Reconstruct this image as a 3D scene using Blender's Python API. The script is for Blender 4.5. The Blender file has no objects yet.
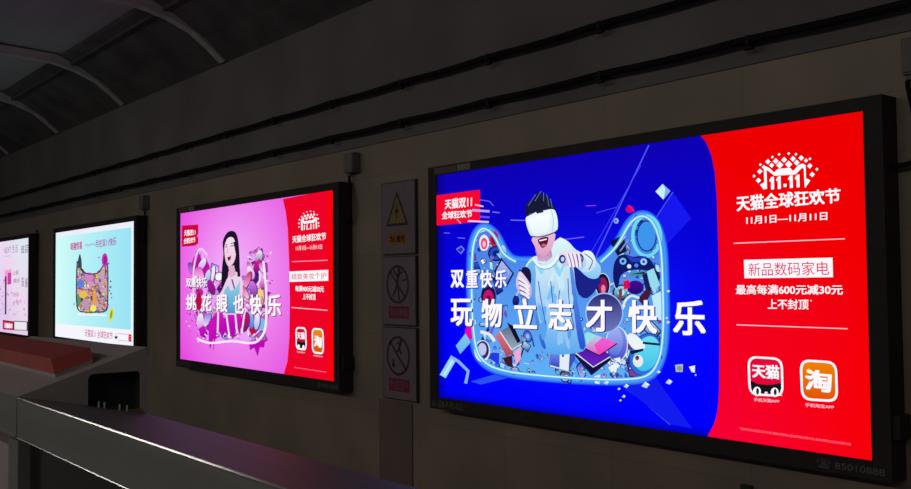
import bpy, bmesh, math, random
from mathutils import Vector, Matrix
from mathutils.geometry import tessellate_polygon

SC = bpy.context.scene
COL = SC.collection

# ------------------------------------------------------------------ camera, world, lights, exposure
# World frame: the trackside wall is the plane y = 0, the platform floor is z = 0, x runs along the track.
EYE = Vector((0.0, -4.032, 1.60))
cam_d = bpy.data.cameras.new('camera')
cam_d.sensor_width = 36.0
cam_d.lens = 939.289 / 911.0 * 36.0
cam_d.clip_start = 0.02
cam = bpy.data.objects.new('camera', cam_d)
CR = Vector((0.62920438, 0.77717427, -0.01009950))
CU = Vector((0.03595981, -0.01612820, 0.99922308))
CF = Vector((-0.77640759, 0.62907872, 0.03809498))
cam.matrix_world = Matrix(((CR.x, CU.x, -CF.x, EYE.x), (CR.y, CU.y, -CF.y, EYE.y),
                           (CR.z, CU.z, -CF.z, EYE.z), (0, 0, 0, 1)))
COL.objects.link(cam)
SC.camera = cam

world = bpy.data.worlds.new('station_dusk')
world.use_nodes = True
world.node_tree.nodes['Background'].inputs[0].default_value = (0.95, 0.97, 1.0, 1)
world.node_tree.nodes['Background'].inputs[1].default_value = 0.06
SC.world = world


def area_light(name, loc, size, energy, rot=(0, 0, 0), color=(1, 0.95, 0.87)):
    d = bpy.data.lights.new(name, 'AREA')
    d.shape = 'RECTANGLE'
    d.size, d.size_y = size
    d.energy = energy
    d.color = color
    o = bpy.data.objects.new(name, d)
    o.location = loc
    o.rotation_euler = rot
    COL.objects.link(o)
    return o


# unseen area lights for gate highlight and fill, above and behind the photographer
area_light('unseen_platform_light', (-10.4, -5.6, 4.05), (4.4, 0.12), 11.0)
area_light('unseen_platform_light', (0.5, -7.4, 4.05), (5.0, 0.12), 15.0)
area_light('unseen_platform_light', (-5.0, -9.0, 4.05), (18.0, 0.14), 110.0, (math.radians(62), 0, 0))  # added fill, tilted at the wall to brighten it

SC.view_settings.view_transform = 'Standard'
SC.view_settings.look = 'None'
SC.view_settings.gamma = 1.0
SC.view_settings.exposure = 0.0
SC.view_settings.use_curve_mapping = False


# ------------------------------------------------------------------ helpers
def lin(c):
    """sRGB 0-255 to linear."""
    r = []
    for v in c[:3]:
        v /= 255.0
        r.append(v / 12.92 if v <= 0.04045 else ((v + 0.055) / 1.055) ** 2.4)
    return tuple(r)


def mat(name, color, rough=0.7, metal=0.0, noise=None, bump=0.0, spec=0.5, detail=6.0, color2=None, stretch=None):
    m = bpy.data.materials.new(name)
    m.use_nodes = True
    nt = m.node_tree
    b = nt.nodes['Principled BSDF']
    b.inputs['Base Color'].default_value = (*color, 1)
    b.inputs['Roughness'].default_value = rough
    b.inputs['Metallic'].default_value = metal
    b.inputs['Specular IOR Level'].default_value = spec
    if noise:
        tc = nt.nodes.new('ShaderNodeTexCoord')
        mp = nt.nodes.new('ShaderNodeMapping')
        if stretch:
            mp.inputs['Scale'].default_value = stretch
        nt.links.new(tc.outputs['Object'], mp.inputs['Vector'])
        n = nt.nodes.new('ShaderNodeTexNoise')
        n.inputs['Scale'].default_value = noise
        n.inputs['Detail'].default_value = detail
        nt.links.new(mp.outputs['Vector'], n.inputs['Vector'])
        r = nt.nodes.new('ShaderNodeValToRGB')
        r.color_ramp.elements[0].position = 0.33
        r.color_ramp.elements[1].position = 0.68
        r.color_ramp.elements[0].color = (*(color2 or tuple(v * 0.72 for v in color)), 1)
        r.color_ramp.elements[1].color = (*color, 1)
        nt.links.new(n.outputs['Fac'], r.inputs['Fac'])
        nt.links.new(r.outputs['Color'], b.inputs['Base Color'])
        if bump:
            bp = nt.nodes.new('ShaderNodeBump')
            bp.inputs['Strength'].default_value = bump
            bp.inputs['Distance'].default_value = 0.01
            nt.links.new(n.outputs['Fac'], bp.inputs['Height'])
            nt.links.new(bp.outputs['Normal'], b.inputs['Normal'])
    return m


def tile_wall_mat():
    """Beige stone cladding with faint joints, stained by brake dust."""
    m = mat('stone_cladding', (0.30, 0.235, 0.165), 0.55, noise=1.7, color2=(0.225, 0.18, 0.135), bump=0.15)
    nt = m.node_tree
    b = nt.nodes['Principled BSDF']
    ramp = [n for n in nt.nodes if n.type == 'VALTORGB'][0]
    tc = [n for n in nt.nodes if n.type == 'TEX_COORD'][0]
    sep = nt.nodes.new('ShaderNodeSeparateXYZ')
    cmb = nt.nodes.new('ShaderNodeCombineXYZ')
    nt.links.new(tc.outputs['Object'], sep.inputs[0])
    nt.links.new(sep.outputs['X'], cmb.inputs['X'])
    nt.links.new(sep.outputs['Z'], cmb.inputs['Y'])
    br = nt.nodes.new('ShaderNodeTexBrick')
    br.offset = 0.0
    br.inputs['Scale'].default_value = 1.0
    br.inputs['Brick Width'].default_value = 0.9
    br.inputs['Row Height'].default_value = 0.6
    br.inputs['Mortar Size'].default_value = 0.004
    br.inputs['Color1'].default_value = (1, 1, 1, 1)
    br.inputs['Color2'].default_value = (0.9, 0.9, 0.9, 1)
    br.inputs['Mortar'].default_value = (0.78, 0.78, 0.78, 1)
    nt.links.new(cmb.outputs[0], br.inputs['Vector'])
    mx = nt.nodes.new('ShaderNodeMixRGB')
    mx.blend_type = 'MULTIPLY'
    mx.inputs[0].default_value = 0.8
    nt.links.new(ramp.outputs['Color'], mx.inputs[1])
    nt.links.new(br.outputs['Color'], mx.inputs[2])
    nt.links.new(mx.outputs[0], b.inputs['Base Color'])
    return m


def print_mat():
    """Backlit printed film: every print colour glows evenly."""
    m = bpy.data.materials.new('backlit_print_film')
    m.use_nodes = True
    nt = m.node_tree
    nt.nodes.clear()
    out = nt.nodes.new('ShaderNodeOutputMaterial')
    em = nt.nodes.new('ShaderNodeEmission')
    at = nt.nodes.new('ShaderNodeAttribute')
    at.attribute_name = 'ink'
    em.inputs['Strength'].default_value = 1.0
    nt.links.new(at.outputs['Color'], em.inputs['Color'])
    nt.links.new(em.outputs[0], out.inputs[0])
    return m


M = {}
M['wall'] = tile_wall_mat()
M['upper'] = mat('stained_concrete', (0.17, 0.155, 0.15), 0.9, noise=1.1, color2=(0.12, 0.108, 0.105), bump=0.3)
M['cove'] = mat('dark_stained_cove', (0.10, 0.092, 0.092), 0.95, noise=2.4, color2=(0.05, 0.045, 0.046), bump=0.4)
M['deck'] = mat('grey_roof_deck', (0.42, 0.42, 0.40), 0.8, noise=0.8, color2=(0.31, 0.31, 0.30), stretch=(0.3, 3, 1))
M['floor'] = mat('grey_granite_floor', (0.22, 0.21, 0.20), 0.4, noise=40)
M['bed'] = mat('track_bed_concrete', (0.10, 0.095, 0.09), 0.95, noise=5, bump=0.5)
M['rib'] = mat('grey_painted_steel', (0.42, 0.40, 0.40), 0.55, noise=3, color2=(0.33, 0.31, 0.31))
M['pipe'] = mat('dark_cable_sheath', (0.016, 0.014, 0.014), 0.9, noise=9, spec=0.1)
M['clip'] = mat('dark_zinc_clip', (0.025, 0.022, 0.022), 0.85, spec=0.1)
M['frame'] = mat('black_lightbox_frame', (0.042, 0.033, 0.034), 0.6, noise=14, color2=(0.034, 0.027, 0.028), spec=0.12)
M['frame_ink'] = mat('grey_frame_lettering', (0.17, 0.17, 0.17), 0.7, noise=20)
M['plate'] = mat('brown_label_tape', (0.14, 0.09, 0.05), 0.6, noise=12)
M['plate2'] = mat('grey_label_tape', (0.22, 0.19, 0.19), 0.6, noise=12)
M['sign'] = mat('white_sign_board', (0.225, 0.175, 0.20), 0.6, noise=6, color2=(0.195, 0.155, 0.175), spec=0.2)
M['sign_edge'] = mat('dark_sign_edge', (0.05, 0.045, 0.045), 0.6, noise=9)
M['s_black'] = mat('black_sign_ink', (0.03, 0.018, 0.02), 0.6, noise=9)
M['s_yellow'] = mat('yellow_sign_ink', (0.26, 0.17, 0.035), 0.6, noise=9)
M['s_orange'] = mat('orange_sign_ink', (0.36, 0.14, 0.02), 0.6, noise=9)
M['s_red'] = mat('crimson_sign_ink', (0.26, 0.012, 0.055), 0.6, noise=9)
M['s_ring'] = mat('dark_red_sign_ink', (0.085, 0.015, 0.035), 0.6, noise=9)
M['jbox'] = mat('grey_plastic_box', (0.15, 0.135, 0.13), 0.6, noise=8)
M['strip'] = mat('brown_joint_cover', (0.20, 0.15, 0.12), 0.8, noise=2, color2=(0.165, 0.125, 0.10), spec=0.1)
M['steel'] = mat('brushed_stainless_steel', (0.225, 0.22, 0.205), 0.5, metal=0.3, spec=0.25, noise=5, color2=(0.19, 0.185, 0.175), stretch=(0.5, 8, 8))
M['steel_dull'] = mat('dull_grey_steel', (0.40, 0.35, 0.335), 0.6, metal=0.1, spec=0.2, noise=5, color2=(0.34, 0.295, 0.285))
M['steel_edge'] = mat('highlight_steel_edge', (0.9, 0.9, 0.87), 0.16, metal=1.0, noise=30, color2=(0.7, 0.7, 0.7))
M['glass'] = mat('dark_tinted_glass', (0.006, 0.006, 0.006), 0.12, noise=3, color2=(0.005, 0.005, 0.005))
M['black'] = mat('black_rubber_lining', (0.05, 0.044, 0.044), 0.8, noise=6)
M['lamp'] = mat('red_lamp_plastic', (0.46, 0.075, 0.065), 0.4, noise=7, color2=(0.38, 0.06, 0.05))
M['strip_red'] = mat('dark_red_strip', (0.12, 0.015, 0.012), 0.5, noise=9)
M['strip_orange'] = mat('orange_strip', (0.33, 0.17, 0.03), 0.5, noise=9)
M['pin_white'] = mat('white_pin', (0.75, 0.75, 0.70), 0.5, noise=9)
M['green'] = mat('green_marker_plastic', (0.02, 0.05, 0.015), 0.4, noise=9)
M['green_led'] = None
PRINT = print_mat()


def link(name, bm, material, parent=None, smooth=False, bevel=0.0):
    me = bpy.data.meshes.new(name)
    if bevel:
        bmesh.ops.bevel(bm, geom=[e for e in bm.edges if e.is_manifold and e.calc_face_angle(0) > 0.5], offset=bevel,
                        segments=2, profile=0.5, affect='EDGES')
    bmesh.ops.recalc_face_normals(bm, faces=bm.faces)
    bm.to_mesh(me)
    bm.free()
    for mm in (material if isinstance(material, (list, tuple)) else [material]):
        me.materials.append(mm)
    if smooth:
        for p in me.polygons:
            p.use_smooth = True
    o = bpy.data.objects.new(name, me)
    COL.objects.link(o)
    if parent:
        o.parent = parent
    return o


def thing(name, label, cat, loc=(0, 0, 0), group=None):
    o = bpy.data.objects.new(name, None)
    o.empty_display_size = 0.1
    o.location = loc
    o['label'] = label
    o['category'] = cat
    if group:
        o['group'] = group
    COL.objects.link(o)
    return o


def tag(o, label, cat, group=None):
    o['label'] = label
    o['category'] = cat
    if group:
        o['group'] = group
    return o


def structure(o):
    o['kind'] = 'structure'
    return o


def box(bm, lo, hi):
    x0, y0, z0 = lo
    x1, y1, z1 = hi
    v = [bm.verts.new(p) for p in ((x0, y0, z0), (x1, y0, z0), (x1, y1, z0), (x0, y1, z0),
                                   (x0, y0, z1), (x1, y0, z1), (x1, y1, z1), (x0, y1, z1))]
    for f in ((0, 3, 2, 1), (4, 5, 6, 7), (0, 1, 5, 4), (1, 2, 6, 5), (2, 3, 7, 6), (3, 0, 4, 7)):
        bm.faces.new([v[i] for i in f])
    return bm


def bx(lo, hi):
    return box(bmesh.new(), lo, hi)


def prism(prof, x0, x1, bm=None):
    """A (y, z) outline swept along x."""
    bm = bm or bmesh.new()
    a = [bm.verts.new((x0, y, z)) for y, z in prof]
    b = [bm.verts.new((x1, y, z)) for y, z in prof]
    n = len(prof)
    tris = tessellate_polygon([[Vector((y, z, 0)) for y, z in prof]])
    for t in tris:
        bm.faces.new([a[i] for i in t])
        bm.faces.new([b[i] for i in reversed(t)])
    for i in range(n):
        j = (i + 1) % n
        bm.faces.new((a[i], b[i], b[j], a[j]))
    return bm


def tube(bm, pts, r, seg=10):
    pts = [Vector(p) for p in pts]
    rings = []
    for i, p in enumerate(pts):
        t = (pts[min(i + 1, len(pts) - 1)] - pts[max(i - 1, 0)]).normalized()
        up = Vector((0, 0, 1)) if abs(t.z) < 0.9 else Vector((0, 1, 0))
        s = t.cross(up).normalized()
        w = s.cross(t)
        rings.append([bm.verts.new(p + r * (math.cos(a) * s + math.sin(a) * w))
                      for a in (2 * math.pi * k / seg for k in range(seg))])
    for a, b in zip(rings, rings[1:]):
        for k in range(seg):
            bm.faces.new((a[k], a[(k + 1) % seg], b[(k + 1) % seg], b[k]))
    bm.faces.new(list(reversed(rings[0])))
    bm.faces.new(rings[-1])
    return bm


def smooth_path(pts, n=6, closed=False):
    """Catmull-Rom through the points (2-D or 3-D)."""
    P = [Vector(p) for p in pts]
    out = []
    m = len(P)
    for i in range(m if closed else m - 1):
        if closed:
            p0, p1, p2, p3 = P[(i - 1) % m], P[i], P[(i + 1) % m], P[(i + 2) % m]
        else:
            p0, p1, p2, p3 = P[max(i - 1, 0)], P[i], P[i + 1], P[min(i + 2, m - 1)]
        for k in range(n):
            t = k / n
            out.append(0.5 * ((2 * p1) + (p2 - p0) * t + (2 * p0 - 5 * p1 + 4 * p2 - p3) * t * t
                              + (3 * p1 - p0 - 3 * p2 + p3) * t ** 3))
    if not closed:
        out.append(P[-1])
    return out


_glyphs = {}
_font = bpy.data.curves.new('type_setter', 'FONT')
_font_o = bpy.data.objects.new('type_setter', _font)
COL.objects.link(_font_o)


def glyphs(s, bold=0.0):
    """Triangles of a line of type, scaled to the unit square (x right, y up); bold type is overprinted, a little shifted."""
    key = (s, bold)
    if key not in _glyphs:
        _font.body = s
        _font.size = 1.0
        _font.resolution_u = 3
        dg = bpy.context.evaluated_depsgraph_get()
        dg.update()
        ev = _font_o.evaluated_get(dg)
        me = ev.to_mesh()
        v0 = [v.co.copy() for v in me.vertices]
        f0 = [tuple(p.vertices) for p in me.polygons]
        ev.to_mesh_clear()
        vs, fs = [], []
        sh = [(0, 0)] if not bold else [(bold * a, bold * b * 0.7) for a, b in ((-1, -1), (-1, 1), (1, -1), (1, 1), (0, 0))]
        for dx, dy in sh:
            b = len(vs)
            vs += [(v.x + dx, v.y + dy) for v in v0]
            fs += [tuple(b + i for i in f) for f in f0]
        x0 = min(v[0] for v in vs); x1 = max(v[0] for v in vs)
        y0 = min(v[1] for v in vs); y1 = max(v[1] for v in vs)
        asp = (x1 - x0) / max(y1 - y0, 1e-6)
        _glyphs[key] = ([((x - x0) / (x1 - x0), (y - y0) / max(y1 - y0, 1e-6)) for x, y in vs], fs, asp)
    return _glyphs[key]


def solve8(src, dst):
    """Plane-to-plane map from four corners."""
    A = []
    for (x, y), (u, v) in zip(src, dst):
        A.append([x, y, 1, 0, 0, 0, -u * x, -u * y, u])
        A.append([0, 0, 0, x, y, 1, -v * x, -v * y, v])
    n = 8
    for i in range(n):
        p = max(range(i, n), key=lambda r: abs(A[r][i]))
        A[i], A[p] = A[p], A[i]
        d = A[i][i]
        A[i] = [a / d for a in A[i]]
        for r in range(n):
            if r != i:
                f = A[r][i]
                A[r] = [a - f * b for a, b in zip(A[r], A[i])]
    h = [A[i][8] for i in range(8)]
    return lambda x, y: ((h[0] * x + h[1] * y + h[2]) / (h[6] * x + h[7] * y + 1),
                         (h[3] * x + h[4] * y + h[5]) / (h[6] * x + h[7] * y + 1))


class Art:
    """Ink shapes of one printed poster, kept in metres on the film (u right, v up)."""
    STEP = 0.000008

    def __init__(self, corners, w, h):
        # corners of the film as they read in the traced layout -> rectangular film
        self.map = solve8(corners, [(0, h), (w, h), (w, 0), (0, 0)])
        self.w, self.h = w, h
        self.off = (0, 0, 1)
        self.n = 0
        self.layers = []
        self.cur = None

    def layer(self, name):
        self.cur = ([], [], [])
        self.layers.append((name, self.cur))

    def crop(self, x, y, s):
        self.off = (x, y, s)

    def uv(self, p):
        x, y, s = self.off
        u, v = self.map(x + p[0] / s, y + p[1] / s)
        return (min(max(u, 0.0), self.w), min(max(v, 0.0), self.h))

    def raw(self, vs, fs, cols):
        V, F, Cc = self.cur
        b = len(V)
        z = self.n * self.STEP
        self.n += 1
        V += [(u, v, z) for u, v in vs]
        F += [tuple(b + i for i in f) for f in fs]
        Cc += cols

    def poly(self, pts, c, c2=None, smooth=0, fn=None):
        """Filled outline; c2 gives the ink colour at the bottom of the shape."""
        if smooth:
            pts = [tuple(p) for p in smooth_path(pts, smooth, True)]
        vs = [self.uv(p) for p in pts]
        fs = tessellate_polygon([[Vector((u, v, 0)) for u, v in vs]])
        a = lin(c)
        if fn:
            cols = [lin(fn(u, v / self.h)) for u, v in vs]
        elif c2:
            b = lin(c2)
            y0 = min(v for _, v in vs); y1 = max(v for _, v in vs)
            cols = []
            for _, v in vs:
                t = (v - y0) / max(y1 - y0, 1e-6)
                cols.append(tuple(b[i] + (a[i] - b[i]) * t for i in range(3)))
        else:
            cols = [a] * len(vs)
        self.raw(vs, [f for f in fs], cols)

    def ell(self, cx, cy, rx, ry, c, c2=None, rot=0.0, n=28):
        cr, sr = math.cos(rot), math.sin(rot)
        pts = []
        for k in range(n):
            a = 2 * math.pi * k / n
            x, y = rx * math.cos(a), ry * math.sin(a)
            pts.append((cx + x * cr - y * sr, cy + x * sr + y * cr))
        self.poly(pts, c, c2)

    def ring(self, cx, cy, rx, ry, w, c, rot=0.0, n=36):
        cr, sr = math.cos(rot), math.sin(rot)
        pts = []
        for k in range(n):
            a = 2 * math.pi * k / n
            x, y = rx * math.cos(a), ry * math.sin(a)
            pts.append((cx + x * cr - y * sr, cy + x * sr + y * cr))
        self.stroke(pts, w, c, closed=True)

    def stroke(self, pts, w, c, closed=False, smooth=0, edge=None):
        """A line of ink; with edge it fades across its width to that colour (neon)."""
        if smooth:
            pts = [tuple(p)[:2] for p in smooth_path(pts, smooth, closed)]
        m = len(pts)
        cs = lin(c)
        if edge:
            ramps = [(-1, lin(edge)), (-0.45, tuple((a * 2 + b) / 3 for a, b in zip(lin((90, 190, 255)), lin(edge)))),
                     (-0.16, cs), (0.16, cs),
                     (0.45, tuple((a * 2 + b) / 3 for a, b in zip(lin((90, 190, 255)), lin(edge)))), (1, lin(edge))]
        else:
            ramps = [(-1, cs), (1, cs)]
        vs, cols, fs = [], [], []
        k = len(ramps)
        for i in range(m):
            if closed:
                a, b = pts[(i - 1) % m], pts[(i + 1) % m]
            else:
                a, b = pts[max(i - 1, 0)], pts[min(i + 1, m - 1)]
            dx, dy = b[0] - a[0], b[1] - a[1]
            L = math.hypot(dx, dy) or 1
            nx, ny = -dy / L, dx / L
            for t, cc in ramps:
                vs.append(self.uv((pts[i][0] + nx * t * w / 2, pts[i][1] + ny * t * w / 2)))
                cols.append(cc)
        for i in range(m if closed else m - 1):
            j = (i + 1) % m
            for q in range(k - 1):
                fs.append((i * k + q, i * k + q + 1, j * k + q + 1, j * k + q))
        self.raw(vs, fs, cols)

    def text(self, s, quad, c, bold=0.0):
        """A line of type filling the quad (top-left, top-right, bottom-right, bottom-left)."""
        g, fs, _ = glyphs(s, bold)
        tl, tr, br, bl = [self.uv(p) for p in quad]
        vs = []
        for x, y in g:
            t = (tl[0] + (tr[0] - tl[0]) * x, tl[1] + (tr[1] - tl[1]) * x)
            b = (bl[0] + (br[0] - bl[0]) * x, bl[1] + (br[1] - bl[1]) * x)
            vs.append((b[0] + (t[0] - b[0]) * y, b[1] + (t[1] - b[1]) * y))
        self.raw(vs, fs, [lin(c)] * len(vs))

    def field(self, fn, nx=60, ny=30):
        """The film's ground colour as a fine grid."""
        vs, cols, fs = [], [], []
        for j in range(ny + 1):
            for i in range(nx + 1):
                u, v = i / nx, j / ny
                vs.append((u * self.w, v * self.h))
                cols.append(lin(fn(u, v)))
        for j in range(ny):
            for i in range(nx):
                a = j * (nx + 1) + i
                fs.append((a, a + 1, a + nx + 2, a + nx + 1))
        self.raw(vs, fs, cols)

    def confetti(self, rng, inside, bounds, n, inks, smin, smax, rim=None):
        """Jumble of printed gadget and ornament scraps inside an outline."""
        x0, y0, x1, y1 = bounds
        k = 0
        guard = 0
        while k < n and guard < n * 30:
            guard += 1
            x, y = rng.uniform(x0, x1), rng.uniform(y0, y1)
            if not inside(x, y):
                continue
            k += 1
            s = rng.uniform(smin, smax) * (1.25 - 0.6 * k / n)
            a = rng.uniform(0, math.pi)
            c = rng.choice(inks)
            c2 = rng.choice(inks)
            kind = rng.random()
            if kind < 0.4:
                e = rng.uniform(0.4, 0.9)
                if rim:
                    self.ell(x, y, s * e * 0.85, s * 0.75, rim, rot=a, n=14)
                self.ell(x, y, s * e * 0.7, s * 0.6, c, c2, rot=a, n=14)
                if rng.random() < 0.5:
                    self.ell(x, y, s * e * 0.35, s * 0.3, rng.choice(inks), rot=a, n=10)
            elif kind < 0.55:
                self.stroke([(x - s * math.cos(a), y - s * math.sin(a)), (x + s * math.cos(a), y + s * math.sin(a))], s * 0.28, c)
            else:
                m = 4 if kind < 0.85 else 3
                e = rng.uniform(0.4, 0.95)
                for q0, col in ((1.22, rim), (1.0, c)):
                    if col:
                        self.poly([(x + q0 * e * s * math.cos(a + 2 * math.pi * q / m), y + q0 * s * math.sin(a + 2 * math.pi * q / m + 0.3)) for q in range(m)],
                                  col, c2 if col is c else None)

    def build(self, poster, loc):
        for name, (V, F, Cc) in self.layers:
            if not F:
                continue
            me = bpy.data.meshes.new(name)
            me.from_pydata([(u, -z, v) for u, v, z in V], [], F)
            at = me.attributes.new('ink', 'FLOAT_COLOR', 'POINT')
            buf = []
            for c in Cc:
                buf += [c[0], c[1], c[2], 1.0]
            at.data.foreach_set('color', buf)
            me.materials.append(PRINT)
            o = bpy.data.objects.new(name, me)
            COL.objects.link(o)
            o.parent = poster
            o.location = loc


def in_poly(poly):
    def f(x, y):
        r = False
        j = len(poly) - 1
        for i in range(len(poly)):
            xi, yi = poly[i][0], poly[i][1]
            xj, yj = poly[j][0], poly[j][1]
            if (yi > y) != (yj > y) and x < (xj - xi) * (y - yi) / (yj - yi) + xi:
                r = not r
            j = i
        return r
    return f


# ------------------------------------------------------------------ the setting
XL, XR = -26.0, 2.6
ZL = 2.668                     # ledge between cladding and bare concrete
structure(link('wall_trackside', bx((XL, 0.0, -1.1), (XR, 0.3, ZL)), M['wall']))
structure(link('wall_trackside_upper', bx((XL, 0.03, ZL), (XR, 0.3, 3.95)), M['upper']))
structure(link('trim_1', bx((XL, -0.012, ZL - 0.02), (XR, 0.03, ZL + 0.012)), M['upper']))
structure(link('trim_2', bx((-5.90, -0.010, -1.1), (-5.484, 0.0, 0.715)), M['strip'], bevel=0.003))
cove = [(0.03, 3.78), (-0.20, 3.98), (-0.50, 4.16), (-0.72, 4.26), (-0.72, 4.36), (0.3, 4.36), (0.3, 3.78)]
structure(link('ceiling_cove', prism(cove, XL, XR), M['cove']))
structure(link('ceiling', prism([(-0.72, 4.30), (-3.0, 4.42), (-11.0, 4.50), (-11.0, 4.6), (-0.72, 4.6)], XL, XR), M['deck']))
structure(link('floor', bx((XL, -12.0, -0.25), (XR, -3.0, 0.0)), M['floor']))
structure(link('floor_track', bx((XL, -3.0, -1.3), (XR, 0.3, -1.1)), M['bed']))
structure(link('wall_platform_edge', bx((XL, -3.2, -1.3), (XR, -3.0, -0.25)), M['bed']))

# ------------------------------------------------------------------ roof ribs
rib_line = [(0.0, 3.78), (-0.14, 3.90), (-0.32, 4.03), (-0.56, 4.13), (-0.82, 4.19), (-1.4, 4.215), (-3.0, 4.28), (-8.0, 4.36)]


def rib_profile():
    up = []
    for i, (y, z) in enumerate(rib_line):
        a = rib_line[max(i - 1, 0)]
        b = rib_line[min(i + 1, len(rib_line) - 1)]
        d = Vector((b[0] - a[0], b[1] - a[1])).normalized()
        nrm = Vector((d.y, -d.x))
        if nrm.y < 0:
            nrm = -nrm
        up.append((y + nrm.x * 0.10, z + nrm.y * 0.10))
    return rib_line + list(reversed(up))


rib_words = ['curved grey roof rib nearest the camera, ending on the wall above the pink poster lightbox',
             'second curved grey roof rib from the camera, ending left of the pink poster lightbox',
             'third curved grey roof rib from the camera, touching the left picture edge',
             'farthest curved grey roof rib, only its wall end showing at the left picture edge']
for i, x in enumerate((-8.627, -11.433, -14.09, -16.85)):
    tag(link('roof_rib', prism(rib_profile(), x - 0.055, x + 0.055), M['rib'], bevel=0.004), rib_words[i], 'roof rib', 'curved ribs under the platform roof')
for k, (y, z, w) in enumerate(((-0.60, 4.20, 'roof purlin running along the knees of the curved ribs'),
                               (-2.1, 4.305, 'roof purlin running across the flat part of the ribs'))):
    tag(link('roof_purlin', bx((XL + 1, y - 0.03, z - 0.02), (-6.5, y + 0.03, z + 0.05)), M['cove'] if k == 0 else M['rib']), w, 'purlin')


# ------------------------------------------------------------------ cables along the wall
def cable_run(z, y, label, xs, sag):
    t = thing('wall_cable', label, 'cable', (0, y, z))
    pts = []
    x = XL + 0.5
    while x < XR:
        ph = ((x + 3.6) / 0.97) % 1.0
        pts.append((x, 0, -sag * 4 * ph * (1 - ph)))
        x += 0.97 / 6
    link('cable', tube(bmesh.new(), pts, 0.019), M['pipe'], t, smooth=True)
    for x in xs:
        bm = bx((x - 0.010, -0.022, -0.034), (x + 0.010, 0.022, 0.014))
        box(bm, (x - 0.030, -0.010, -0.052), (x + 0.014, 0.016, -0.034))
        box(bm, (x - 0.010, 0.02, -0.015), (x + 0.010, 0.07, 0.015))
        link('clip', bm, M['clip'], t, bevel=0.003)
    return t


xs = [-3.6 - 0.97 * k for k in range(-2, 13)]
cable_run(3.055, -0.035, 'upper dark cable with clips running along the bare concrete wall', xs, 0.010)
cable_run(2.768, -0.035, 'lower dark cable with clips just above the beige wall ledge', xs, 0.010)

# ------------------------------------------------------------------ junction boxes
jb_words = [(-1.82, 'grey junction box at the right picture edge, above the blue poster lightbox'),
            (-6.22, 'grey junction box between the pink lightbox and the warning signs'),
            (-10.60, 'grey junction box above the right corner of the pale blue lightbox')]
for x, w in jb_words:
    t = thing('junction_box', w, 'junction box', (x, 0, 2.53), 'junction boxes feeding the lightboxes')
    link('housing', bx((-0.055, -0.07, -0.08), (0.075, 0, 0.075)), M['jbox'], t, bevel=0.006)
    link('lid', bx((-0.048, -0.078, -0.072), (0.068, -0.07, 0.067)), M['jbox'], t, bevel=0.003)
    gl = bmesh.new()
    tube(gl, [(-0.032, -0.035, -0.10), (-0.032, -0.035, -0.078)], 0.02, 10)
    link('cable_gland', gl, M['jbox'], t)

# ------------------------------------------------------------------ lightboxes
DEPTH = 0.12


def flat_text(name, s, w, h, material, parent, loc, bold=0.0):
    g, fs, _ = glyphs(s, bold)
    me = bpy.data.meshes.new(name)
    me.from_pydata([(x * w, 0, y * h) for x, y in g], [], fs)
    me.materials.append(material)
    o = bpy.data.objects.new(name, me)
    COL.objects.link(o)
    o.parent = parent
    o.location = loc
    return o


def lightbox(label, x0, x1, z0, z1, serial=True, lock=True):
    """Wall lightbox; origin at the lower left corner of its film."""
    w, h = x1 - x0, z1 - z0
    t = thing('advertising_lightbox', label, 'lightbox', (x0, 0, z0), 'advertising lightboxes along the trackside wall')
    L, T, B, R = 0.09, 0.06, 0.08, 0.085
    y0, y1 = -DEPTH - 0.008, -0.0
    fr = bmesh.new()
    box(fr, (-L, y0, -B), (0, y1, h + T))
    box(fr, (w, y0, -B), (w + R, y1, h + T))
    box(fr, (0, y0, h), (w, y1, h + T))
    box(fr, (0, y0, -B), (w, y1, 0))
    frame = link('frame', fr, M['frame'], t, bevel=0.003)
    link('back_panel', bx((0, -0.04, 0), (w, -0.002, h)), M['frame'], t)
    poster = link('poster', bx((0, -DEPTH, 0), (w, -DEPTH + 0.006, h)), M['jbox'], t)
    cx = w + R + (0.10 if label.startswith('largest') else 0.045) - 0.032
    pts = smooth_path([(cx, -0.035, 2.428 - z0), (cx + 0.003, -0.036, 2.39 - z0), (cx + 0.022, -0.04, 2.30 - z0), (cx + 0.045, -0.05, 2.20 - z0),
                       (cx + 0.042, -0.055, 2.12 - z0), (cx + 0.015, -0.06, 2.075 - z0), (w + R - 0.002, -0.06, 2.068 - z0)], 6)
    link('power_cable', tube(bmesh.new(), pts, 0.011, 8), M['pipe'], t, smooth=True)
    if lock:
        link('lock_box', bx((w + R, -0.11, 0.10), (w + R + 0.03, -0.02, 0.20)), M['frame'], t, bevel=0.003)
    if serial:
        flat_text('serial_number', '61-GB-P-PL-022', 0.33, 0.042, M['frame_ink'], frame, (-0.065, y0 - 0.0006, -0.064))
        flat_text('telephone_number', '☎ 85010888', 0.31, 0.042, M['frame_ink'], frame, (w - 0.255, y0 - 0.0006, -0.064))
        link('label_tape', bx((-0.02, y0 - 0.001, h + 0.008), (0.215, y0, h + 0.05)), M['plate'], frame)['label'] = 'brown label tape'
        link('label_tape', bx((0.225, y0 - 0.001, h + 0.008), (0.36, y0, h + 0.05)), M['plate2'], frame)['label'] = 'pale grey label tape'
    return t, poster, w, h


WHITE = (255, 250, 255)

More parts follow.
